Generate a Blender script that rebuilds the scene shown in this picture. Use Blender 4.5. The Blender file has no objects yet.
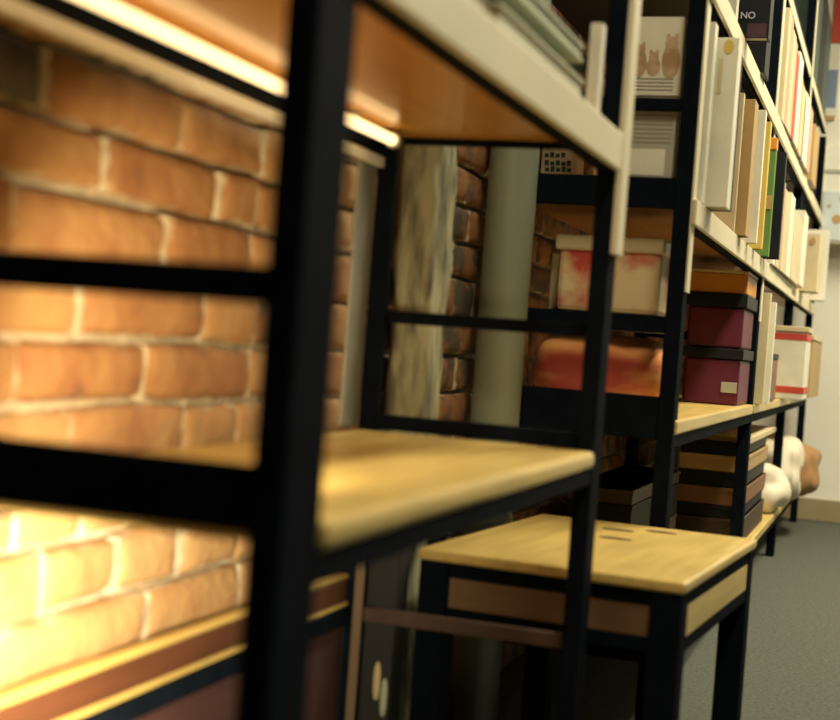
import bpy, bmesh, math, random
from mathutils import Vector, Matrix, noise
random.seed(7)
S = 0.37            # one modelling unit in metres (a shelf pitch is about 1.1 units)
EYE = 1.9           # eye height above the floor in units
scn = bpy.context.scene
col = scn.collection
def W(x, y, z): return Vector((x*S, y*S, (z+EYE)*S))

# ------------------------------------------------------------------ materials
MATS = {}
def mat(name, color, rough=.6, metal=0., var=0., vscale=8., bump=0., bscale=60., stretch=(1,1,1), color2=None, emit=None, coat=0., spec=.5, lo=.35, hi=.65):
    m = bpy.data.materials.new(name); m.use_nodes = True
    nt = m.node_tree; b = nt.nodes['Principled BSDF']
    b.inputs['Base Color'].default_value = (*color, 1)
    b.inputs['Roughness'].default_value = rough
    b.inputs['Metallic'].default_value = metal
    b.inputs['Coat Weight'].default_value = coat
    b.inputs['Specular IOR Level'].default_value = spec
    tc = nt.nodes.new('ShaderNodeTexCoord'); mp = nt.nodes.new('ShaderNodeMapping')
    mp.inputs['Scale'].default_value = stretch
    nt.links.new(tc.outputs['Object'], mp.inputs['Vector'])
    if var or color2:
        n = nt.nodes.new('ShaderNodeTexNoise'); n.inputs['Scale'].default_value = vscale
        n.inputs['Detail'].default_value = 6
        nt.links.new(mp.outputs[0], n.inputs['Vector'])
        r = nt.nodes.new('ShaderNodeValToRGB')
        c2 = color2 or tuple(max(0, c*(1-var)) for c in color)
        r.color_ramp.elements[0].position = lo; r.color_ramp.elements[1].position = hi
        r.color_ramp.elements[0].color = (*c2, 1); r.color_ramp.elements[1].color = (*color, 1)
        nt.links.new(n.outputs['Fac'], r.inputs['Fac']); nt.links.new(r.outputs['Color'], b.inputs['Base Color'])
    if bump:
        n2 = nt.nodes.new('ShaderNodeTexNoise'); n2.inputs['Scale'].default_value = bscale; n2.inputs['Detail'].default_value = 5
        nt.links.new(mp.outputs[0], n2.inputs['Vector'])
        bp = nt.nodes.new('ShaderNodeBump'); bp.inputs['Strength'].default_value = bump; bp.inputs['Distance'].default_value = .01
        nt.links.new(n2.outputs['Fac'], bp.inputs['Height']); nt.links.new(bp.outputs[0], b.inputs['Normal'])
    if emit:
        b.inputs['Emission Color'].default_value = (*emit[0], 1); b.inputs['Emission Strength'].default_value = emit[1]
    MATS[name] = m
    return m
steel = mat('black_steel', (.006, .009, .015), .7, spec=.02, var=.3, vscale=30)
greysteel = mat('grey_steel', (.42, .42, .36), .45, metal=.35, var=.15, vscale=12)  # also on the back flange, whose lit look is put into this grey
wood = mat('pine_board', (.76, .54, .16), .42, var=.22, vscale=5, stretch=(9, 1, 9), coat=.25)
woodred = mat('stained_board', (.50, .24, .09), .35, var=.25, vscale=5, stretch=(9, 1, 9), coat=.3)
cream = mat('lit_edge_cream', (.80, .72, .50), .5, var=.08, vscale=6)
paper = mat('book_pages', (.78, .72, .56), .9, var=.12, vscale=40, stretch=(1, 30, 1))
carpet = mat('carpet', (.145, .158, .13), .95, color2=(.085, .095, .075), vscale=110, bump=.6, bscale=700)
plaster = mat('white_plaster', (.88, .86, .76), .9, var=.05, vscale=3, bump=.08, bscale=60)
ceilm = mat('ceiling_paint', (.6, .57, .48), .9)
khaki = mat('khaki_skirting', (.36, .29, .16), .6, var=.12)
timber_m = mat('weathered_timber', (.50, .48, .30), .9, color2=(.10, .10, .07), vscale=34, stretch=(1, 1, .22), bump=1, bscale=60, lo=.36, hi=.58)
pipe_m = mat('pipe_paint', (.30, .34, .27), .45, var=.08, vscale=9)
darkboard = mat('dark_board', (.03, .028, .025), .6, var=.2)
ink = mat('ink_black', (.03, .03, .03), .7)

def brick_mat():
    m = bpy.data.materials.new('brick'); m.use_nodes = True
    nt = m.node_tree; b = nt.nodes['Principled BSDF']; b.inputs['Roughness'].default_value = .85
    at = nt.nodes.new('ShaderNodeAttribute'); at.attribute_name = 'tone'
    sp = nt.nodes.new('ShaderNodeSeparateColor'); nt.links.new(at.outputs['Color'], sp.inputs[0])
    r = nt.nodes.new('ShaderNodeValToRGB'); e = r.color_ramp.elements
    e[0].position = 0; e[0].color = (.10, .085, .065, 1)
    e[1].position = 1; e[1].color = (.56, .35, .15, 1)
    x = e.new(.18); x.color = (.34, .15, .06, 1)
    x = e.new(.55); x.color = (.48, .265, .11, 1)
    tc = nt.nodes.new('ShaderNodeTexCoord')
    n = nt.nodes.new('ShaderNodeTexNoise'); n.inputs['Scale'].default_value = 16; n.inputs['Detail'].default_value = 7
    nt.links.new(tc.outputs['Object'], n.inputs['Vector'])
    mm = nt.nodes.new('ShaderNodeMath'); mm.operation = 'MULTIPLY_ADD'; mm.inputs[1].default_value = 1.2; mm.inputs[2].default_value = -.62
    nt.links.new(n.outputs['Fac'], mm.inputs[0])
    ad = nt.nodes.new('ShaderNodeMath'); ad.operation = 'ADD'; ad.use_clamp = True
    nt.links.new(sp.outputs[0], ad.inputs[0]); nt.links.new(mm.outputs[0], ad.inputs[1]); nt.links.new(ad.outputs[0], r.inputs['Fac'])
    n2 = nt.nodes.new('ShaderNodeTexNoise'); n2.inputs['Scale'].default_value = 26; n2.inputs['Detail'].default_value = 4
    nt.links.new(tc.outputs['Object'], n2.inputs['Vector'])
    # mortar smeared over the arrises: edge attribute times noise
    k = nt.nodes.new('ShaderNodeMath'); k.operation = 'MULTIPLY'; nt.links.new(sp.outputs[1], k.inputs[0]); nt.links.new(n2.outputs['Fac'], k.inputs[1])
    rr = nt.nodes.new('ShaderNodeMapRange'); rr.inputs[1].default_value = .40; rr.inputs[2].default_value = .60; nt.links.new(k.outputs[0], rr.inputs[0])
    mx = nt.nodes.new('ShaderNodeMix'); mx.data_type = 'RGBA'; nt.links.new(rr.outputs[0], mx.inputs[0]); nt.links.new(r.outputs['Color'], mx.inputs[6]); mx.inputs[7].default_value = (.60, .50, .34, 1)
    nt.links.new(mx.outputs[2], b.inputs['Base Color'])
    n3 = nt.nodes.new('ShaderNodeTexNoise'); n3.inputs['Scale'].default_value = 55; n3.inputs['Detail'].default_value = 6
    nt.links.new(tc.outputs['Object'], n3.inputs['Vector'])
    bp = nt.nodes.new('ShaderNodeBump'); bp.inputs['Strength'].default_value = .55; bp.inputs['Distance'].default_value = .01
    nt.links.new(n3.outputs['Fac'], bp.inputs['Height']); nt.links.new(bp.outputs[0], b.inputs['Normal'])
    return m
brick = brick_mat()
mortar = mat('mortar', (.72, .63, .45), .95, var=.3, vscale=30, bump=.8, bscale=70)

# ------------------------------------------------------------------ mesh helpers (all in units)
class MB:
    def __init__(s): s.bm = bmesh.new()
    def box(s, x0, x1, y0, y1, z0, z1, bev=.006, top=None):
        """box; top=(dx0,dx1) shifts the upper x edges"""
        bm = bmesh.new()
        t = top or (0, 0)
        v = [bm.verts.new(W(*c)) for c in ((x0,y0,z0),(x1,y0,z0),(x1,y1,z0),(x0,y1,z0),(x0+t[0],y0,z1),(x1+t[1],y0,z1),(x1+t[1],y1,z1),(x0+t[0],y1,z1))]
        for f in ((3,2,1,0),(4,5,6,7),(0,1,5,4),(1,2,6,5),(2,3,7,6),(3,0,4,7)): bm.faces.new([v[i] for i in f])
        if bev:
            d = min(abs(x1-x0), abs(y1-y0), abs(z1-z0))
            bmesh.ops.bevel(bm, geom=bm.edges[:], offset=min(bev, d*.3)*S, segments=2, affect='EDGES', profile=.5)
        s.merge(bm); return s
    def merge(s, bm):
        me = bpy.data.meshes.new('t'); bm.to_mesh(me); bm.free(); s.bm.from_mesh(me); bpy.data.meshes.remove(me)
    def tube(s, a, b, r, seg=20, r2=None):
        A, B = W(*a), W(*b); d = (B-A).normalized(); u = d.orthogonal().normalized(); w = d.cross(u)
        r2 = r if r2 is None else r2
        ra = [s.bm.verts.new(A+(u*math.cos(2*math.pi*i/seg)+w*math.sin(2*math.pi*i/seg))*r*S) for i in range(seg)]
        rb = [s.bm.verts.new(B+(u*math.cos(2*math.pi*i/seg)+w*math.sin(2*math.pi*i/seg))*r2*S) for i in range(seg)]
        for i in range(seg):
            j = (i+1) % seg; f = s.bm.faces.new((ra[i], ra[j], rb[j], rb[i])); f.smooth = True
        s.bm.faces.new(ra[::-1]); s.bm.faces.new(rb); return s
    def pillow(s, x0, x1, y0, y1, z0, z1, e=3.2, n=14, wob=.02, seed=0):
        bm = bmesh.new(); bmesh.ops.create_cube(bm, size=2)
        bmesh.ops.subdivide_edges(bm, edges=bm.edges[:], cuts=n, use_grid_fill=True)
        for v in bm.verts:
            p = v.co; l = (abs(p.x)**e+abs(p.y)**e+abs(p.z)**e)**(1/e); p = p/l
            q = Vector(((x0+x1)/2+p.x*(x1-x0)/2, (y0+y1)/2+p.y*(y1-y0)/2, (z0+z1)/2+p.z*(z1-z0)/2))
            k = noise.noise(q*5+Vector((seed, 0, 0)))*wob
            q += p*k; q.z = max(q.z, z0)
            v.co = W(*q)
        for f in bm.faces: f.smooth = True
        s.merge(bm); return s
    def disc(s, cx, cy, z, rx, ry, h=.006, seg=24):
        lo = [s.bm.verts.new(W(cx+rx*math.cos(2*math.pi*i/seg), cy+ry*math.sin(2*math.pi*i/seg), z)) for i in range(seg)]
        hi = [s.bm.verts.new(W(cx+rx*math.cos(2*math.pi*i/seg), cy+ry*math.sin(2*math.pi*i/seg), z+h)) for i in range(seg)]
        for i in range(seg):
            j = (i+1) % seg; s.bm.faces.new((lo[i], lo[j], hi[j], hi[i]))
        s.bm.faces.new(lo[::-1]); s.bm.faces.new(hi); return s
    def blob(s, cx, y, cz, rx, rz, d=.006, seg=20):
        """flat raised oval on a surface facing -Y"""
        a = [s.bm.verts.new(W(cx+rx*math.cos(2*math.pi*i/seg), y, cz+rz*math.sin(2*math.pi*i/seg))) for i in range(seg)]
        b = [s.bm.verts.new(W(cx+rx*math.cos(2*math.pi*i/seg), y-d, cz+rz*math.sin(2*math.pi*i/seg))) for i in range(seg)]
        for i in range(seg):
            j = (i+1) % seg; s.bm.faces.new((a[i], a[j], b[j], b[i]))
        s.bm.faces.new(b); return s
    def build(s, name, m, parent=None, **props):
        bmesh.ops.recalc_face_normals(s.bm, faces=s.bm.faces[:])
        me = bpy.data.meshes.new(name)
        if parent is None:
            xs = [v.co for v in s.bm.verts]
            base = Vector(((min(v.x for v in xs)+max(v.x for v in xs))/2, (min(v.y for v in xs)+max(v.y for v in xs))/2, min(v.z for v in xs)))
        else: base = Vector(parent['_base'])
        for v in s.bm.verts: v.co -= base
        s.bm.to_mesh(me); s.bm.free()
        o = bpy.data.objects.new(name, me); col.objects.link(o)
        for q in (m if isinstance(m, (list, tuple)) else [m]): me.materials.append(q)
        o['_base'] = base
        if parent is None: o.location = base
        else: o.parent = parent
        for k, v in props.items(): o[k] = v
        return o
def thing(name, label, cat, loc, group=None, rz=0):
    o = bpy.data.objects.new(name, None); col.objects.link(o); o.empty_display_size = .05
    o.location = W(*loc); o['_base'] = W(*loc); o.rotation_euler.z = rz
    o['label'] = label; o['category'] = cat
    if group: o['group'] = group
    return o
def text(body, size, mesh_at, facing, m, parent, name='lettering'):
    """raised lettering; facing '-y' or '+x'; mesh_at = left bottom corner in units"""
    cu = bpy.data.curves.new('t', 'FONT'); cu.body = body; cu.size = size*S; cu.extrude = .0006
    to = bpy.data.objects.new('t', cu); col.objects.link(to)
    dg = bpy.context.evaluated_depsgraph_get(); me = bpy.data.meshes.new_from_object(to.evaluated_get(dg))
    bpy.data.objects.remove(to); me.name = name
    R = Matrix.Rotation(math.pi/2, 4, 'X')
    if facing == '+x': R = Matrix.Rotation(math.pi/2, 4, 'Z') @ R
    me.transform(Matrix.Translation(W(*mesh_at)-Vector(parent['_base'])) @ R)
    o = bpy.data.objects.new(name, me); col.objects.link(o); me.materials.clear(); me.materials.append(m); o.parent = parent
    o['_base'] = parent['_base']
    return o

# ------------------------------------------------------------------ setting
WX = -1.02
BACK_Y = 18.9
def struct(o): o['kind'] = 'structure'; return o
struct(MB().box(-1.3, 7, -4, BACK_Y+.3, -2.0, -1.9, 0).build('floor', carpet))
struct(MB().box(-1.3, 7, -4, BACK_Y+.3, 5.3, 5.4, 0).build('ceiling', ceilm))
struct(MB().box(-1.3, 7, BACK_Y, BACK_Y+.3, -1.9, 5.3, 0).build('wall_back', plaster))
struct(MB().box(-.9, 7, BACK_Y-.05, BACK_Y, -1.9, -1.62, .01).build('baseboard_back', khaki))

def brick_wall():
    bm = bmesh.new(); lay = bm.loops.layers.float_color.new('tone')
    bounds = [-1.9, -1.71, -1.52, -1.335, -1.15, -.97, -.788, -.605, -.42, -.242, -.061, .12, .317, .488, .665, .845, 1.02]
    while bounds[-1] < 5.3: bounds.append(bounds[-1]+.18)
    known = {(.317): [2.62, 3.405, 4.099, 4.36, 4.62], .12: [2.20, 2.991, 3.766, 4.34, 4.62], -.061: [2.70, 3.327, 4.04, 4.42], -.242: [2.3, 3.05, 3.694, 4.40],
             -.42: [2.65, 3.30, 3.95], -.605: [2.4, 3.10, 3.42, 3.85], -.788: [2.45, 3.238, 3.622, 3.994, 4.36], -.97: [2.3, 3.02, 3.814, 4.45], .488: [2.45, 3.10, 3.80, 4.40]}
    rnd = random.Random(3)
    def brick_at(y0, y1, z0, z1, fine, tone, back):
        g = .013; y0 += g*rnd.uniform(.5, 1.3); y1 -= g*rnd.uniform(.5, 1.3); z0 += g*rnd.uniform(.4, 1.3); z1 -= g*rnd.uniform(.4, 1.3)
        us = (0, .02, .06, .2, .4, .6, .8, .94, .98, 1) if fine else (0, .03, .97, 1)
        vs = (0, .06, .18, .4, .6, .82, .94, 1) if fine else (0, .1, .9, 1)
        off = rnd.uniform(-.012, .012); tilt = rnd.uniform(-.012, .012)
        grid = []
        for u in us:
            row = []
            for v in vs:
                y = y0+(y1-y0)*u; z = z0+(z1-z0)*v
                d = min(u*(y1-y0), (1-u)*(y1-y0), v*(z1-z0), (1-v)*(z1-z0))
                nz = noise.noise(Vector((y*6, z*9, 1.3)))*.012+noise.noise(Vector((y*22, z*22, 4)))*.006 if fine else 0
                en = noise.noise(Vector((y*9, z*9, 7.7)))*.012 if fine else 0
                cy, cz = (y0+y1)/2, (z0+z1)/2
                x = WX+off+tilt*(u-.5)+nz-.026*math.exp(-d/.011)
                yy = y+(en if 0 < u < 1 else en*.8); zz = z+en*.9
                row.append((bm.verts.new(W(x, yy, zz)), 1-min(1, d/.035)))
            grid.append(row)
        def face(q):
            f = bm.faces.new([a[0] for a in q]); f.smooth = True
            for lp, a in zip(f.loops, q): lp[lay] = (tone, a[1], 0, 1)
        for i in range(len(us)-1):
            for j in range(len(vs)-1): face([grid[i][j], grid[i+1][j], grid[i+1][j+1], grid[i][j+1]])
        # sides going back into the mortar
        per = [grid[i][0] for i in range(len(us))]+[grid[-1][j] for j in range(1, len(vs))]+[grid[i][-1] for i in range(len(us)-2, -1, -1)]+[grid[0][j] for j in range(len(vs)-2, 0, -1)]
        rear = [(bm.verts.new(Vector((back*S, p[0].co.y, p[0].co.z))), .9) for p in per]
        for i in range(len(per)):
            j = (i+1) % len(per); face([per[j], per[i], rear[i], rear[j]])
    for ci in range(len(bounds)-1):
        z0, z1 = bounds[ci], bounds[ci+1]
        ys = list(known.get(z0, []))
        if not ys: ys = [2.2+rnd.uniform(0, .6)]
        while ys[0] > -1: ys.insert(0, ys[0]-rnd.choice((.69, .72, .36)))
        while ys[-1] < BACK_Y: ys.append(ys[-1]+rnd.choice((.69, .72, .66, .36)))
        for a, b in zip(ys, ys[1:]):
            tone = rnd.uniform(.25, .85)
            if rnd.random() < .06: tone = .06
            if a > 5.2: tone *= .3   # bricks past the near rack: their shade put into a darker tone
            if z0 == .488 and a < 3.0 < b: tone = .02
            if z0 == .488 and 3.0 < a < 3.3: tone = .42
            if 1.9 < b < 8.5 and -1.4 < z0 < 1.1:      # the upright joint, filled nearly flush
                g = []
                for u in range(5):
                    g.append([bm.verts.new(W(WX-.012-.03*abs(u-2)**2*.25+noise.noise(Vector((b*9+u, z0*30+v*.9, 3)))*.014, b-.026+.013*u, z0+.012+(z1-z0-.024)*v/7)) for v in range(8)])
                for u in range(4):
                    for v in range(7):
                        f = bm.faces.new((g[u][v], g[u+1][v], g[u+1][v+1], g[u][v+1])); f.material_index = 1; f.smooth = True
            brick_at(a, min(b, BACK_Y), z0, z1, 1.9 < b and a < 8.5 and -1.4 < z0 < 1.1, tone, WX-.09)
    # mortar bed, lumpy
    ny, nz = 320, 150
    vv = []
    for i in range(ny+1):
        r = []
        for j in range(nz+1):
            y = -1.6+(9-(-1.6))*i/ny; z = -1.9+(2.2+1.9)*j/nz
            k = noise.noise(Vector((y*7, z*7, 0)))*.014+noise.noise(Vector((y*30, z*30, 2)))*.007
            r.append(bm.verts.new(W(WX-.080+k*.4, y, z)))
        vv.append(r)
    for i in range(ny):
        for j in range(nz):
            f = bm.faces.new((vv[i][j], vv[i+1][j], vv[i+1][j+1], vv[i][j+1])); f.material_index = 1; f.smooth = True
    for q in ((-4, BACK_Y, -1.9, 5.3),):
        vs = [bm.verts.new(W(WX-.07, q[0], q[2])), bm.verts.new(W(WX-.07, q[1], q[2])), bm.verts.new(W(WX-.07, q[1], q[3])), bm.verts.new(W(WX-.07, q[0], q[3]))]
        f = bm.faces.new(vs); f.material_index = 1
        vb = [bm.verts.new(Vector((-1.3*S, v.co.y, v.co.z))) for v in vs]
        f = bm.faces.new(vb[::-1]); f.material_index = 1
        for i in range(4):
            f = bm.faces.new((vs[i], vb[i], vb[(i+1) % 4], vs[(i+1) % 4])); f.material_index = 1
    me = bpy.data.meshes.new('wall_left'); bm.to_mesh(me); bm.free()
    o = bpy.data.objects.new('wall_left', me); col.objects.link(o); me.materials.append(brick); me.materials.append(mortar)
    return struct(o)
brick_wall()

# ------------------------------------------------------------------ the near rack
rack = thing('shelving_unit', 'near black steel rack with two pine shelves, in the left foreground against the brick wall', 'shelf', (-.45, 3.8, -1.9))
BX = -.90
for y in (2.35, 5.14):
    MB().box(-.066, 0, y-(.005 if y < 3 else 0), y+(.185 if y < 3 else .15), -1.9, 2.4, .008).build('post', steel, rack)
for y in (2.30, 5.20):
    MB().box(BX-.03, BX+.045, y, y+.03, -1.9, 2.4, .005).build('post', steel, rack)
    MB().box(BX-.04, BX-.03, y-.19, y, -.34, .71, .003).build('lit_look_flange', greysteel, rack, label='inner flange of the back post, lit look put into grey')  # same black steel as the post; tube light put into the grey
MB().box(BX+.008, BX+.044, 5.188, 5.199, -1.6, -.48, .002).build('lit_look_flange', mat('lit_post_brown', (.20, .13, .07), .6, var=.2), rack, label='strip low on the far back post, caught light painted brown')  # the post catching light, put in as a brown strip
brownish = mat('lit_brown_steel', (.075, .04, .028), .5, var=.3, vscale=20)  # low far bar: its lit, brownish look put into the colour
def board(z0, z1, y0, y1, x0, x1, m, parent, bev=.012): return MB().box(x0, x1, y0, y1, z0, z1, bev).build('shelf_board', m, parent)
# top shelf
orange = mat('lit_orange_board', (.66, .32, .06), .32, var=.15, vscale=5, stretch=(9, 1, 9), coat=.3)  # warm lamp and bounce light on the underside, put into a redder board colour
tb = board(.765, .7915, 2.36, 5.28, BX, -.001, orange, rack)
MB().box(.001, .022, 2.36, 5.135, .655, .789, .006).build('edge_band', cream, tb, label='cream front edge strip')
MB().box(-.075, 0, 2.54, 5.14, .662, .764, .004).build('front_rail', steel, rack)
MB().box(BX-.02, BX, 2.33, 5.2, .645, .688, .006).build('back_rail', mat('lit_pale_steel', (.80, .80, .74), .4, var=.1), rack, label='back rail, lamp light put into its pale grey')  # steel rail lit by the tube; that light is put into the pale colour
MB().box(BX-.02, BX, 2.33, 5.2, .689, .763, .004).build('back_rail', steel, rack)
# middle shelf
mb_ = board(-.415, -.352, 2.54, 5.135, BX, .008, wood, rack, .022)
MB().box(-.055, -.004, 2.54, 5.14, -.475, -.416, .004).build('front_rail', steel, rack)
MB().box(BX-.02, BX, 2.33, 5.2, -.475, -.36, .006).build('back_rail', steel, rack)
# board above, out of reach of the frame
b3 = board(1.86, 1.90, 2.36, 5.28, BX, -.001, wood, rack)
MB().box(.001, .022, 2.36, 5.28, 1.76, 1.902, .006).build('edge_band', cream, b3)
# side rails of both end frames
for y, (za, zb) in ((2.36, (.043, .112)), (2.36, (-.368, -.245)), (2.36, (-1.09, -1.03)), (5.22, (.057, .105)), (5.17, (-.349, -.292)), (5.20, (-1.09, -1.035)), (5.2, (.74, .764)), (2.36, (.74, .764))):
    MB().box(BX+.046, -.067, y, y+.035, za, zb, .004).build('side_rail', brownish if y == 5.20 and za < -1 else steel, rack)
dkred = mat('dark_stained_panel', (.12, .042, .018), .5, var=.25, vscale=5, stretch=(9, 1, 9)); dkp = mat('shade_panel_dark', (.07, .025, .02), .7, var=.25, vscale=5)
bb = MB().box(BX-.06, BX-.02, 2.36, 5.19, -1.035, -.93, .012).build('back_board', dkred, rack, label='stained wooden board along the low back rail')
MB().box(BX-.062, BX-.018, 2.361, 5.189, -.9295, -.912, .004).build('lit_top_edge', wood, bb, label='lit top edge painted as a pale lip')  # top edge catching light, made as a pale strip
MB().box(BX-.0195, BX-.015, 2.361, 5.189, -1.034, -1.018, .001).build('lit_bottom_edge', wood, bb, label='highlight of the lower edge painted as a pale lip')  # lower edge highlight, put in as a pale strip
MB().box(BX-.055, BX-.032, 2.36, 5.19, -1.89, -1.036, .004).build('shade_panel', dkp, rack, label='dark reddish panel added as shade')  # added panel; shade below the back board put into its dark colour
MB().box(BX-.03, BX+.0, 2.36, 5.19, -1.10, -1.036, .004).build('back_rail', steel, rack)
# lit aisle face of the far front post, put into a cream strip
MB().box(.001, .024, 5.15, 5.28, .36, 2.38, .003).build('edge_strip', cream, rack, label='lit upper half of the post painted as a cream strip')

# tube lamp under the near top shelf
tube_m = mat('warm_tube', (1, .8, .4), .4, emit=((1, .72, .33), 2.3))
tl = thing('tube_lamp', 'glowing warm tube lamp under the top shelf of the near rack', 'lamp', (-.80, 3.7, .70))
MB().tube((-.80, 2.47, .722), (-.80, 4.98, .722), .020).build('tube', tube_m, tl)
for y in (2.43, 4.98): MB().tube((-.80, y, .722), (-.80, y+.04, .722), .028).build('end_cap', greysteel, tl)
for y in (2.9, 4.6): MB().box(-.81, -.79, y, y+.02, .742, .7645, .002).build('clip', greysteel, tl)

# ------------------------------------------------------------------ things standing on the near rack's top shelf
m_pale = mat('pale_green_paper', (.50, .52, .38), .7, var=.12, vscale=10)
m_dk = mat('dark_cover', (.03, .035, .035), .6)
def flat_book(name, label, x0, x1, y0, y1, z0, z1, cm, cat='book', group=None, pm=None):
    t = thing(name, label, cat, ((x0+x1)/2, (y0+y1)/2, z0), group)
    h = z1-z0; k = min(.012, h*.22)
    MB().box(x0, x1, y0, y1, z0, z0+k, .002).box(x0, x1, y0, y1, z1-k, z1, .002).box(x0, x0+.012, y0, y1, z0+k*.5, z1-k*.5, .002).build('cover', cm, t)
    MB().box(x0+.012, x1-.008, y0+.01, y1-.01, z0+k, z1-k, .003).build('pages', pm or paper, t)
    return t
G = 'magazines lying on the near top shelf'
flat_book('magazine', 'thick pale green magazine lying lowest in the pile over the near top shelf edge', -.62, -.03, 3.60, 4.66, .793, .885, m_pale, 'magazine', G, m_pale)
flat_book('binder', 'dark flat binder lying between two pale green magazines on the near top shelf', -.62, -.10, 3.65, 4.62, .885, .945, m_dk, 'binder', None, m_dk)
flat_book('magazine', 'pale green magazine lying uppermost on the dark binder on the near top shelf', -.60, -.04, 3.50, 4.66, .945, 1.0, m_pale, 'magazine', G, m_pale)
flat_book('magazine', 'pale green magazine lying alone at the near end of the top shelf', -.60, -.03, 2.6, 3.48, .793, .87, m_pale, 'magazine', G, m_pale)

def rgb(m): return m
BC = {}
def bcol(name, c, **k):
    if name not in BC: BC[name] = mat('cover_'+name, c, .5, var=.1, vscale=15, **k)
    return BC[name]
def book(label, x1, y0, t, z0, h, d, cm, group=None, name='book', cat='book', pm=None, lean=0):
    """upright book, spine to the aisle (+X), covers facing along the row"""
    r = thing(name, label, cat, (x1-d/2, y0+t/2, z0), group)
    c = min(.010, t*.25)
    MB().box(x1-d, x1, y0, y0+c, z0, z0+h, .002).box(x1-d, x1, y0+t-c, y0+t, z0, z0+h, .002).box(x1-.014, x1, y0+c*.5, y0+t-c*.5, z0, z0+h, .003).build('cover', cm, r)
    MB().box(x1-d+.008, x1-.014, y0+c, y0+t-c, z0+.008, z0+h-.012, .002).build('pages', pm or paper, r)
    return r
W_ = bcol('white', (.86, .83, .68)); C_ = bcol('cream', (.72, .60, .36)); T_ = bcol('tan', (.50, .32, .12)); GR = bcol('green', (.13, .26, .06))
BK = bcol('black', (.015, .017, .02), spec=.15); RD = bcol('red', (.62, .07, .04)); PK = bcol('pink', (.66, .40, .28)); YE = bcol('yellow', (.72, .52, .10)); OR = bcol('orange', (.80, .33, .04))
DB = bcol('dark_brown', (.06, .03, .018)); MG = bcol('magenta', (.13, .009, .038)); BR = bcol('brown', (.24, .10, .045)); GY = bcol('grey', (.46, .45, .36)); DG = bcol('dark_green', (.03, .07, .055))

book('narrow white book standing alone at the far end of the near top shelf', -.03, 4.88, .06, .793, .335, .042, W_, name='book')
b = MB().box(-.16, -.075, 4.93, 4.99, .793, 1.03, .006).build('small_box', DG); b['label'] = 'small dark box with a red band behind the narrow white book'; b['category'] = 'box'
MB().box(-.161, -.074, 4.927, 4.992, .90, .965, .004).build('band', BR, b, label='dull red band')

# ------------------------------------------------------------------ the far rack, three bays
far = thing('shelving_unit', 'long black steel bookcase of three bays crowded with books, beyond the stool', 'shelf', (-.45, 12.8, -1.9))
PY = (7.10, 11.20, 14.86, 18.42)
for i, y in enumerate(PY):
    w = (.08, .09, .08, .08)[i]
    MB().box(-w, 0, y, y+.14, -1.9, (4.4 if i < 3 else 2.87), .006).build('post', steel, far)
    MB().box(BX-.03, BX+.05, y, y+.14, -1.9, 4.4, .006).build('post', steel, far)
    MB().box(.001, .012, y+.01, y+.13, (.33, .33, 2.02, 2.02)[i], (4.38 if i < 3 else 2.86), .003).build('edge_strip', cream, far, label='lit aisle side of the post painted as a cream strip')  # light on the upper aisle faces put into cream strips
L = {'low': -1.42, 'table': -.30, 'chest': .785, 'head': 1.90, 'high': 3.02}
def far_level(zt, fascia, m):
    for i in range(3):
        bd = board(zt-.035, zt, PY[i]+(.141 if i else .06), PY[i+1], BX, -.001, m, far, .006)
        if fascia:
            MB().box((.013 if zt < 3 else -.03), (.034 if zt < 3 else -.002), PY[i]+(.142 if zt > 3 else 0), PY[i+1]+((.14 if i == 2 else -.005) if zt < 3 else -.001), zt-.125, zt-.001, .005).build('edge_band', cream, bd, label='cream front edge strip')
        MB().box(-.06, -.004, PY[i]+.145, PY[i+1]-.004, zt-.125, zt-.036, .004).build('front_rail', steel, far)
for k, z in L.items():
    if k in ('low', 'table'):
        for i in range(3):
            MB().box(BX, .012, PY[i]+(.141 if i else .06), PY[i+1]-.001, z-.075, z, .012).build('shelf_board', wood, far)
            MB().box(-.05, -.002, PY[i]+.145, PY[i+1]-.004, z-.14, z-.076, .004).build('front_rail', steel, far)
    else: far_level(z, True, woodred if k == 'chest' else darkboard)
for z0, z1 in ((.735, .885), (1.215, 1.275), (.125, .205), (-.40, -.19), (-1.03, -.97), (-1.5, -1.40), (1.82, 1.92)):
    MB().box(BX+.05, -.082, 7.105, 7.15, z0, z1, .004).build('side_rail', steel, far)
for y in (11.25, 14.92, 18.48):
    for z0 in (.16, 1.23):
        MB().box(BX+.05, -.09, y, y+.04, z0, z0+.06, .004).build('side_rail', steel, far)

# things on the chest-high shelf of the first bay
def front_panel(m, x0, x1, y, z0, z1, parent, name, d=.005): return MB().box(x0, x1, y-d, y, z0, z1, .001).build(name, m, parent)
m_print = mat('printed_lines', (.33, .31, .25), .8)
m_cat = mat('animal_print', (.42, .25, .13), .8, color2=(.70, .55, .38), vscale=22)
cb = book('white book with a printed row of small brown animals on its cover', -.10, 7.19, .06, .787, .90, .36, W_, name='picture_book')
MB().box(-.455, -.105, 7.178, 7.1895, 1.30, 1.69, .001).build('cover_panel', W_, cb)
pc = MB()
for cx, w, h in ((-.40, .045, .20), (-.315, .035, .15), (-.245, .035, .10), (-.16, .045, .19)):
    pc.blob(cx, 7.1775, 1.41+h*.32, w, h*.48, .002).blob(cx, 7.1775, 1.41+h*.78, w*.7, w*.75, .004)
    pc.blob(cx-w*.45, 7.1775, 1.41+h*.78+w*.75, w*.22, w*.35, .003).blob(cx+w*.45, 7.1775, 1.41+h*.78+w*.75, w*.22, w*.35, .003)
pc.build('printed_picture', m_cat, cb)
ln = MB()
for i in range(4): ln.box(-.44, -.14, 7.175, 7.1775, 1.325+i*.018, 1.331+i*.018, 0)
ln.build('printed_text', m_print, cb)
lb = book('pale grey leaflet with close lines of print, below the animal cover', -.108, 7.158, .016, .787, .445, .34, GY, name='leaflet', cat='leaflet')
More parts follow.
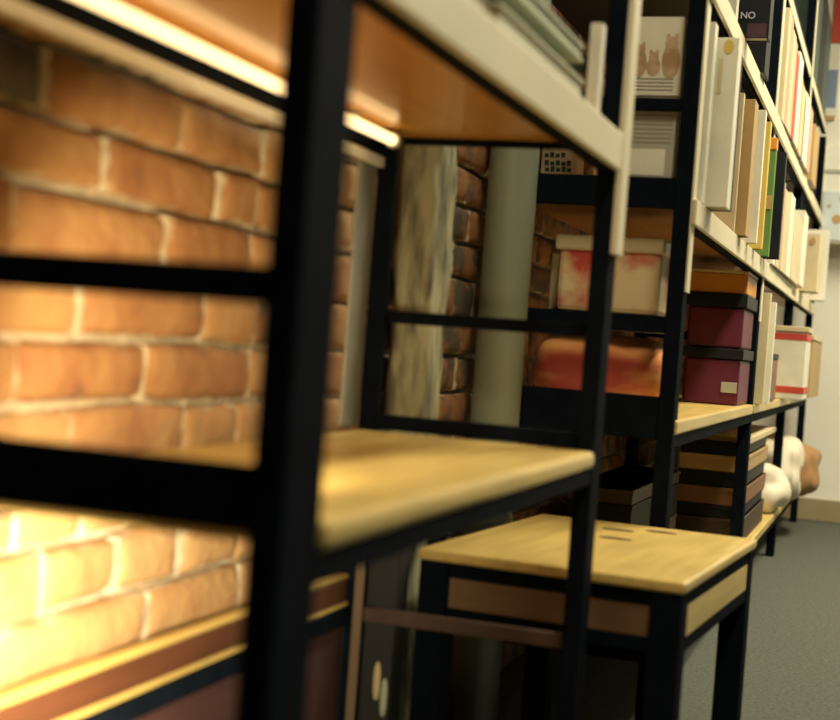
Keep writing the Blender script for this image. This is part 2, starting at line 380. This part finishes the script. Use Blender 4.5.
ln = MB()
for i in range(7): ln.box(-.43, -.125, 7.1555, 7.1575, 1.06+i*.022, 1.068+i*.022, 0)
ln.build('printed_text', m_print, lb)
MB().box(-.445, -.15, 7.155, 7.1575, .90, 1.03, .001).build('blank_panel', W_, lb, label='blank white lower panel')

wa = book('tall white book nearest the post on the chest-high shelf', .035, 7.27, .10, .787, .90, .45, W_, 'large white books by the first post')
wb = book('large white book with a yellow round sticker on the chest-high shelf', .135, 7.44, .16, .787, .86, .50, W_, 'large white books by the first post')
MB().blob(.085, 7.4395, 1.60, .024, .036).build('sticker', YE, wb, label='yellow round sticker')
MB().box(.040, .062, 7.435, 7.4395, 1.36, 1.54, .001).build('printed_mark', C_, wb, label='faint brown vertical marks')
book('black edged thin book behind the large white book with the sticker', .135, 7.62, .05, .787, .80, .45, BK)
book('thin cream book left of the tan book on the chest-high shelf', .020, 8.90, .06, .787, .85, .45, C_)
book('broad tan book on the chest-high shelf', .080, 9.0, .20, .787, .83, .50, T_)
book('thin pale cream book between the tan and green books', .095, 9.55, .08, .787, .86, .5, W_)
book('slim yellow book close against the green book', .090, 10.0, .10, .787, .86, .5, YE)
gb = book('green book with an orange top band and pale label on the chest-high shelf', .085, 10.62, .10, .787, .84, .5, GR)
MB().box(-.36, .088, 10.612, 10.722, 1.55, 1.635, .004).build('top_band', OR, gb, label='orange top band')
MB().box(.0, .08, 10.611, 10.6185, 1.12, 1.22, .002).build('picture_panel', T_, gb, label='tan picture patch')
MB().box(-.02, .005, 10.611, 10.6185, .87, 1.03, .001).build('label', W_, gb)
MB().box(-.05, -.03, 10.611, 10.6185, .80, 1.30, .001).build('edge_stripe', RD, gb, label='red stripe')
book('black book just beyond the green book on the chest-high shelf', .14, 10.85, .10, .787, .78, .55, BK)
lx = MB().box(-.985, -.80, 8.0, 8.3, .787, 1.15, .008).build('small_box', C_); lx['label'] = 'small cream box with green lettering on the chest-high shelf, beside the grey pipe'; lx['category'] = 'box'
tx = MB()
for i, z in enumerate((1.10, 1.055, 1.02)):
    for j in range(5 if i else 4): tx.box(-.965+j*.032+i*.004, -.943+j*.032+i*.004, 7.994, 7.9995, z-.012, z+(.016 if (i+j) % 2 else .008), 0)
tx.build('lettering', DG, lx)
lx2 = MB().box(-.745, -.66, 8.0, 8.1, .787, 1.05, .01, top=(.035, -.02)).build('paper_wedge', C_); lx2['label'] = 'small cream paper wedge on the chest-high shelf, right of the box with green lettering'; lx2['category'] = 'paper'

# head-high shelf, first bay
nb = book('large black book with white capital letters high on the head-high shelf', .165, 8.6, .12, 1.902, .95, .5, BK)
m_lil = mat('lilac_ink', (.75, .72, .85), .6); m_fade = mat('faded_ink', (.06, .06, .065), .6); m_pat = mat('dark_red_pattern', (.07, .02, .03), .6, color2=(.02, .015, .02), vscale=14)
book('white book beside the large black lettered book on the head-high shelf', .0, 8.35, .10, 1.902, .6, .45, W_)
book('black book in the middle of the first bay on the head-high shelf', .06, 9.6, .3, 1.902, .9, .5, BK)

# table-high shelf, first bay
m_rose = mat('rose_cloth', (.80, .62, .34), .8, color2=(.58, .07, .05), vscale=8, lo=.42, hi=.56)
m_red = mat('striped_red_cloth', (.95, .46, .14), .9, color2=(.62, .10, .06), vscale=4, stretch=(1, 1, 4), lo=.4, hi=.6)
cu1 = MB().box(-.68, -.15, 7.3, 7.8, .207, .565, .03).build('floral_box', m_rose); cu1['label'] = 'cream box with a red rose pattern behind the near posts'; cu1['category'] = 'box'
MB().box(-.70, -.13, 7.28, 7.82, .52, .60, .015).build('lid', C_, cu1, label='plain cream lid')
sx = MB().box(-.745, -.70, 7.42, 7.6, .207, .51, .01).build('small_box', C_); sx['label'] = 'small cream carton against the left end of the floral box'; sx['category'] = 'box'
cu2 = MB().pillow(-.80, -.12, 7.3, 7.85, -.298, .085, 3.5, wob=.03).build('cushion', m_red); cu2['label'] = 'red and orange striped cushion below the floral box'; cu2['category'] = 'cushion'
tr = MB().box(-.80, -.1, 7.29, 7.85, .13, .2065, .01).build('tray', m_dk); tr['label'] = 'dark tray under the cream floral box'; tr['category'] = 'tray'
for i, (z0, lab) in enumerate(((.105, 'upper magenta fabric box of the two in the first bay'), (-.298, 'lower magenta fabric box with a pale tag in the first bay'))):
    mb = MB().box(-.42, -.03, 10.4, 11.15, z0, z0+(.29, .325)[i], .02).build('fabric_box', MG); mb['label'] = lab; mb['category'] = 'box'; mb['group'] = 'magenta boxes'
    MB().box(-.44, -.01, 10.38, 11.17, z0+(.291, .326)[i], z0+(.385, .40)[i], .006).build('lid', BK, mb, label='black lid')
    if i: MB().box(-.15, -.04, 10.385, 10.399, -.21, -.135, .003).build('label_tag', GY, mb, label='pale grey tag')
ob = MB().box(-.44, -.02, 10.4, 11.1, .4915, .635, .01).build('flat_box', OR); ob['label'] = 'orange box lying on the upper magenta box'; ob['category'] = 'box'
MB().box(-.445, -.015, 10.39, 11.11, .6355, .655, .004).build('lid', C_, ob)

# table-high shelf, second and third bay
book('tall cream book standing right after the second post on the table-high shelf', .06, 11.42, .12, -.298, .86, .5, C_)
book('pale cream book next to the tall cream one on the table-high shelf', .09, 11.62, .10, -.298, .80, .5, W_)
rw = MB().box(-.3, .21, 14.0, 14.7, -.298, .34, .01).build('storage_box', W_); rw['label'] = 'white storage box with red bands near the far end of the table-high shelf'; rw['category'] = 'box'
for z in (.26, -.24): MB().box(-.305, .215, 13.995, 14.705, z, z+.065, .004).build('band', RD, rw, label='red band')
MB().box(-.31, .225, 13.98, 14.72, .341, .39, .006).build('lid', C_, rw, label='cream lid')
bw = MB().box(-.36, .02, 12.3, 13.2, -.298, .06, .01).build('storage_box', BR); bw['label'] = 'brown box on the table-high shelf before the white box with red bands'; bw['category'] = 'box'
MB().box(-.365, .025, 12.29, 13.21, .061, .11, .005).build('lid', BK, bw)
tw = MB().box(-.3, .20, 15.3, 17.2, -.298, .30, .012).build('storage_box', T_); tw['label'] = 'tan box at the far end of the table-high shelf'; tw['category'] = 'box'
MB().box(-.31, .21, 15.28, 17.22, .301, .35, .006).build('lid', C_, tw)

# bottom shelf: flat boxes, bags
stack = [(DB, .20), (BK, .10), (BR, .14), (BK, .12), (T_, .13), (BK, .10)]
pos = ('lowest', 'second lowest', 'third', 'fourth', 'fifth', 'topmost'); cn = ('brown', 'black', 'dull brown', 'thin black', 'tan', 'black topmost')
z = -1.418
for i, (m, h) in enumerate(stack):
    o = MB().box(-.55, -.04-.02*(i % 2), 11.5, 13.6, z, z+h, .008).build('flat_box', m); z += h+.001
    o['label'] = f'{cn[i]} flat box {pos[i]} in the stack beyond the second post on the bottom shelf'; o['category'] = 'box'; o['group'] = 'flat boxes on the bottom shelf'
    MB().box(-.555, -.035-.02*(i % 2), 11.49, 13.61, z-.03, z-.001, .004).build('lid', m, o)
o = MB().box(-.5, -.02, 11.6, 14.2, z, z+.05, .006).build('cardboard_sheet', C_); o['label'] = 'cream cardboard sheet lying on the stack of flat boxes'; o['category'] = 'cardboard'
z = -1.418
for i, (m, h, c) in enumerate(((BK, .2, 'black'), (DB, .1, 'dark brown'), (BK, .22, 'large black'), (DB, .09, 'thin dark brown'))):
    o = MB().box(-.82, -.42, 8.6, 10.6, z, z+h, .01).build('flat_box', m); z += h+.001
    o['label'] = f'{c} flat box, {("lowest", "second from below", "third from below", "topmost")[i]} in the dark stack of the first bay'; o['category'] = 'box'; o['group'] = 'flat boxes in the first bay'
    MB().box(-.825, -.415, 8.59, 10.61, z-.03, z-.001, .004).build('lid', m, o)
m_bagw = mat('white_bag', (.80, .72, .56), .6, var=.1, vscale=10, bump=.3, bscale=12)
m_bagb = mat('brown_paper', (.46, .25, .10), .7, var=.2, vscale=10, bump=.4, bscale=12)
o = MB().pillow(-.42, .10, 14.2, 14.84, -1.418, -.98, 3, wob=.08, seed=3).build('carrier_bag', m_bagw); o['label'] = 'white plastic bag on the bottom shelf beside the third post'; o['category'] = 'bag'
o = MB().pillow(-.40, .15, 15.1, 16.3, -1.418, -.74, 3, wob=.08, seed=9).build('carrier_bag', m_bagw); o['label'] = 'rounded white bag with a dark flap on the bottom shelf at the far end'; o['category'] = 'bag'
o = MB().pillow(-.35, .28, 16.35, 17.6, -1.418, -.86, 3.2, wob=.06, seed=5).build('paper_bag', m_bagb); o['label'] = 'brown paper bag sticking out of the bottom shelf by the last post'; o['category'] = 'bag'

# far rows of books
def row(group, shelf, y, z0, spec):
    for i, (cn, m, t, h, x1) in enumerate(spec):
        for q in PY:
            if y < q+.145 and y+t > q-.005: y = q+.146
        book(f'{cn} on the {shelf}', x1, y, t, z0, h, .55, m, group); y += t+.004
row('books of the far bays, chest-high shelf', 'chest-high shelf past the black book', 11.42, .787, [
 ('narrow white book first', W_, .20, .80, .055), ('cream book second', C_, .30, .74, .06), ('rust edged book third', PK, .14, .70, .06), ('broad cream book fourth', C_, .55, .66, .065),
 ('pale white book fifth', W_, .5, .70, .07), ('cream binder sixth', C_, .9, .60, .075), ('bright white book seventh', W_, .6, .70, .10)])
tan_b = book('broad cream book with a tan round mark near the far end of the chest-high shelf', .20, 15.1, .5, .787, .58, .6, C_)
MB().blob(.13, 15.099, 1.29, .03, .04).build('round_mark', T_, tan_b, label='tan round mark')
wbinder = book('white ring binder with dark holes sticking out at the end of the chest-high shelf', .19, 17.0, .3, .787, .80, .6, W_, name='ring_binder', cat='binder')
for i in range(5): MB().box(.05, .085, 16.99, 16.9995, .86+i*.13, .95+i*.13, .002).build('hole', ink, wbinder, label='dark finger hole')
row('books of the far bays, head-high shelf', 'head-high shelf, counted from the second post', 11.42, 1.902, [
 ('slender cream book first', C_, .22, .86, .04), ('pink spined book second', PK, .16, .84, .045), ('cream book third', C_, .30, .78, .05), ('dull pink book fourth', PK, .18, .76, .05),
 ('red spined book fifth', RD, .22, .70, .055), ('broad white book sixth', W_, .45, .76, .06), ('orange spined book seventh', OR, .14, .62, .06), ('yellowish cream book eighth', C_, .35, .60, .06),
 ('thin brown book ninth', BR, .12, .55, .06), ('white book tenth', W_, .6, .62, .065), ('pink book eleventh', PK, .4, .60, .07), ('last tan book', T_, .8, .56, .075)])
row('books of the far bays, top row', 'high shelf against the dark back', 15.2, 3.022, [('dark green folder first', DG, .9, 1.0, -.01), ('black folder second', BK, .9, 1.1, -.005), ('dark green folder last', DG, 1.0, 1.1, -.01)])

# lettering of the black book (cover facing the near end of the row)
text('NO', .055, (-.005, 8.594, 2.015), '-y', m_lil, nb)
MB().box(.04, .15, 8.594, 8.5995, 1.905, 1.985, .001).build('cover_pattern', m_pat, nb, label='dark red cover pattern')

# ------------------------------------------------------------------ low table in the gap
tx0, ty0 = .335, 5.37
TB = thing('low_table', 'low table with a pine top and black legs standing between the two racks', 'table', (tx0, ty0, -1.9), rz=math.radians(-4))
shaded_panel = mat('shaded_panel', (.20, .11, .05), .5, var=.2, vscale=5, stretch=(1, 9, 9))  # front and back pine panels, their shade put into a brown copy
def tbox(x0, x1, y0, y1, z0, z1, bev=.006): return MB().box(tx0+x0, tx0+x1, ty0+y0, ty0+y1, z0, z1, bev)
TWd, TL = 1.07, 1.64
top = tbox(-TWd, 0, 0, TL, -.865, -.82, .012).build('table_top', wood, TB)
m_hole = mat('hole_dark', (.16, .09, .03), .9)
for cx, cy in ((-.60, 1.34), (-.53, 1.02), (-.42, 1.45)): MB().disc(tx0+cx, ty0+cy, -.8205, .075, .04, .003).build('grip_hole', m_hole, top, label='dark oval hole in the top')
for x0 in (-TWd+.01, -.13):
    for y0 in (.01, TL-.13): tbox(x0, x0+.12, y0, y0+.12, -1.9, -.866).build('leg', steel, TB)
for (x0, x1, y0, y1) in ((-TWd+.131, -.131, .03, .06), (-TWd+.131, -.131, TL-.06, TL-.03), (-.05, -.015, .131, TL-.131), (-TWd+.015, -TWd+.05, .131, TL-.131)):
    tbox(x0, x1, y0, y1, -.925, -.866, .003).build('rail', steel, TB)
    tbox(x0, x1, y0+.004, y1-.004, -1.045, -.926, .003).build('side_panel', wood if y1-y0 > .5 else shaded_panel, TB)
    tbox(x0, x1, y0, y1, -1.10, -1.046, .003).build('rail', steel, TB)

# ------------------------------------------------------------------ timber, pipe, added shade box
bm = bmesh.new()
n, lv = 28, 150
rows = []
for j in range(lv+1):
    z = -1.9+(5.3+1.9)*j/lv; r = []
    for i in range(n):
        a = 2*math.pi*i/n; c, s_ = math.cos(a), math.sin(a); e = 5
        l = (abs(c)**e+abs(s_)**e)**(1/e)
        x, y = c/l*.095, s_/l*.12
        k = 1+noise.noise(Vector((x*18, y*18, z*1.6)))*.22+noise.noise(Vector((x*60, y*60, z*5)))*.22
        r.append(bm.verts.new(W(-.905+x*k-.004*math.sin(z*1.2), 5.74+y*k, z)))
    rows.append(r)
for j in range(lv):
    for i in range(n):
        f = bm.faces.new((rows[j][i], rows[j][(i+1) % n], rows[j+1][(i+1) % n], rows[j+1][i])); f.smooth = True
bm.faces.new(rows[0][::-1]); bm.faces.new(rows[-1])
t = MB(); t.bm.free(); t.bm = bm
o = t.build('timber_post', timber_m); o['label'] = 'rough pale weathered timber post by the wall behind the near rack'; o['category'] = 'post'
p = thing('drain_pipe', 'thick grey green vertical pipe in front of the bricks between the racks', 'pipe', (-.86, 6.95, -1.9))
MB().tube((-.86, 6.95, -1.9), (-.86, 6.95, 5.3), .122, 40).build('pipe', pipe_m, p)
for zz in (-1.2, 2.2): MB().tube((-.86, 6.95, zz), (-.86, 6.95, zz+.16), .132, 40).build('collar', pipe_m, p)
sk = MB().box(-.975, -.748, 5.27, 5.42, -1.898, -.46, .012).build('shade_box', mat('shade_box_dark', (.02, .018, .016), .7, var=.2)); sk['label'] = 'tall dark box added as shade at the far end of the near rack'; sk['category'] = 'box'  # added dark box in place of the shade behind the rack's end
MB().pillow(-.815, -.787, 5.262, 5.2695, -1.40, -1.25, 2.5, 6, 0).build('slit', mat('slit_cream', (.6, .5, .26), .5), sk, label='pale cream slit on the added box')  # small pale marks carried by the added box
MB().pillow(-.782, -.755, 5.262, 5.2695, -1.46, -1.31, 2.5, 6, 0).build('slit', m_pale, sk, label='pale green slit on the added box')

# ------------------------------------------------------------------ back wall things
m_blue = mat('blue_grey_print', (.22, .28, .42), .6); m_wp = mat('white_poster', (.84, .82, .72), .6)
m_dots = mat('pale_blue_cloth', (.62, .70, .72), .8)
cab = thing('wall_cupboard', 'white wall cupboard with a pale blue dotted lower panel on the back wall', 'cupboard', (.6, 18.7, 1.57))
MB().box(-.02, 1.3, 18.45, BACK_Y-.0005, 1.57, 2.78, .012).build('body', plaster, cab)
MB().box(-.01, 1.29, 18.435, 18.449, 2.42, 2.47, .003).build('shelf_lip', GY, cab, label='grey green lip')
dp = MB().box(.02, 1.26, 18.43, 18.449, 1.60, 2.20, .004).build('dotted_panel', m_dots, cab, label='pale blue panel with brown dots')
for cx, cz, r in ((.20, 1.86, .055), (.25, 2.12, .035), (.40, 1.95, .05), (.62, 1.78, .05), (.85, 2.0, .055), (1.05, 1.8, .05), (.10, 2.02, .02)): MB().blob(cx, 18.4295, cz, r, r).build('dot', T_, dp)
ps = thing('poster', 'white poster card with a blue grey block high on the back wall', 'poster', (-.03, 18.88, 3.2))  # white card poster flat on the wall
MB().box(-.14, .09, 18.875, BACK_Y-.0005, 3.2, 4.1, .006).build('card', m_wp, ps)
MB().box(-.11, .06, 18.868, 18.874, 3.3, 3.78, .002).build('print', m_blue, ps, label='blue grey printed block')
MB().box(-.11, .06, 18.868, 18.874, 3.82, 4.03, .002).build('label', W_, ps, label='white label')
MB().box(-.08, .06, 18.86, BACK_Y-.0005, 3.14, 3.199, .004).build('bottom_clip', T_, ps)
o = MB().box(-.05, .6, 18.87, BACK_Y-.0005, 4.12, 5.0, .006).build('poster', RD); o['label'] = 'red poster high on the back wall above the blue block card'; o['category'] = 'poster'  # plain red poster flat on the wall
o = MB().box(-.33, -.16, 18.84, BACK_Y-.0005, 3.75, 5.0, .01).build('paper_roll', W_); o['label'] = 'tall white paper strip beside the red poster'; o['category'] = 'paper'

# ------------------------------------------------------------------ light
def area(loc, rot, sx, sy, e, c):
    l = bpy.data.lights.new('ceiling_lamp', 'AREA'); l.shape = 'RECTANGLE'; l.size = sx; l.size_y = sy; l.energy = e; l.color = c
    o = bpy.data.objects.new('ceiling_lamp', l); col.objects.link(o); o.location = loc; o.rotation_euler = rot; return o
def point(loc, e, c, r=.03):
    l = bpy.data.lights.new('spot', 'POINT'); l.energy = e; l.color = c; l.shadow_soft_size = r
    o = bpy.data.objects.new('spot', l); col.objects.link(o); o.location = loc; return o
fl = (1, .90, .64)
for y, e in ((2.6, 36), (9.0, 62), (14.2, 92)):
    area(W(2.0 if y < 12 else 3.2, y, 5.2), (0, 0, 0), .25, 1.3, e, fl)
warm = (1, .76, .40)
def spot(loc, aim, e, c, ang=125, blend=.7, r=.03):
    l = bpy.data.lights.new('brick_spot', 'SPOT'); l.energy = e; l.color = c; l.shadow_soft_size = r; l.spot_size = math.radians(ang); l.spot_blend = blend
    o = bpy.data.objects.new('brick_spot', l); col.objects.link(o); o.location = loc
    o.rotation_euler = (aim-loc).to_track_quat('-Z', 'Y').to_euler(); return o
# two unseen spots added behind the near front post to light the bricks
spot(W(-.13, 2.66, -.10), W(-1.02, 3.8, -.24), 16, (1, .77, .44), 90, .9)
spot(W(-.13, 2.66, -.66), W(-1.02, 3.1, -.70), 34, (1, .86, .58))
w = bpy.data.worlds.new('world'); scn.world = w; w.use_nodes = True
w.node_tree.nodes['Background'].inputs[0].default_value = (.9, .95, 1, 1); w.node_tree.nodes['Background'].inputs[1].default_value = .02

# ------------------------------------------------------------------ camera
f = 1445.7; yaw, pit, rol = (math.radians(a) for a in (18.11656, -.78633, 4.2687))
fw = Vector((-math.sin(yaw)*math.cos(pit), math.cos(yaw)*math.cos(pit), math.sin(pit)))
r_ = Vector((math.cos(yaw), math.sin(yaw), 0)); u_ = r_.cross(fw)
c, s_ = math.cos(rol), math.sin(rol)
R, U = r_*c+u_*s_, r_*-s_+u_*c
cd = bpy.data.cameras.new('camera'); cam = bpy.data.objects.new('camera', cd); col.objects.link(cam)
M = Matrix((( R.x, U.x, -fw.x, 0), (R.y, U.y, -fw.y, 0), (R.z, U.z, -fw.z, 0), (0, 0, 0, 1)))
cam.matrix_world = Matrix.Translation(W(1, 0, 0)) @ M
cd.sensor_fit = 'HORIZONTAL'; cd.sensor_width = 36; cd.lens = f*36/840; cd.clip_start = .02
cd.dof.use_dof = True; cd.dof.focus_distance = 9.5*S; cd.dof.aperture_fstop = 3.8
scn.camera = cam
for o in bpy.data.objects:
    if '_base' in o: del o['_base']
vs = scn.view_settings; vs.view_transform = 'Standard'; vs.look = 'None'; vs.gamma = 1; vs.use_curve_mapping = False; vs.exposure = 0
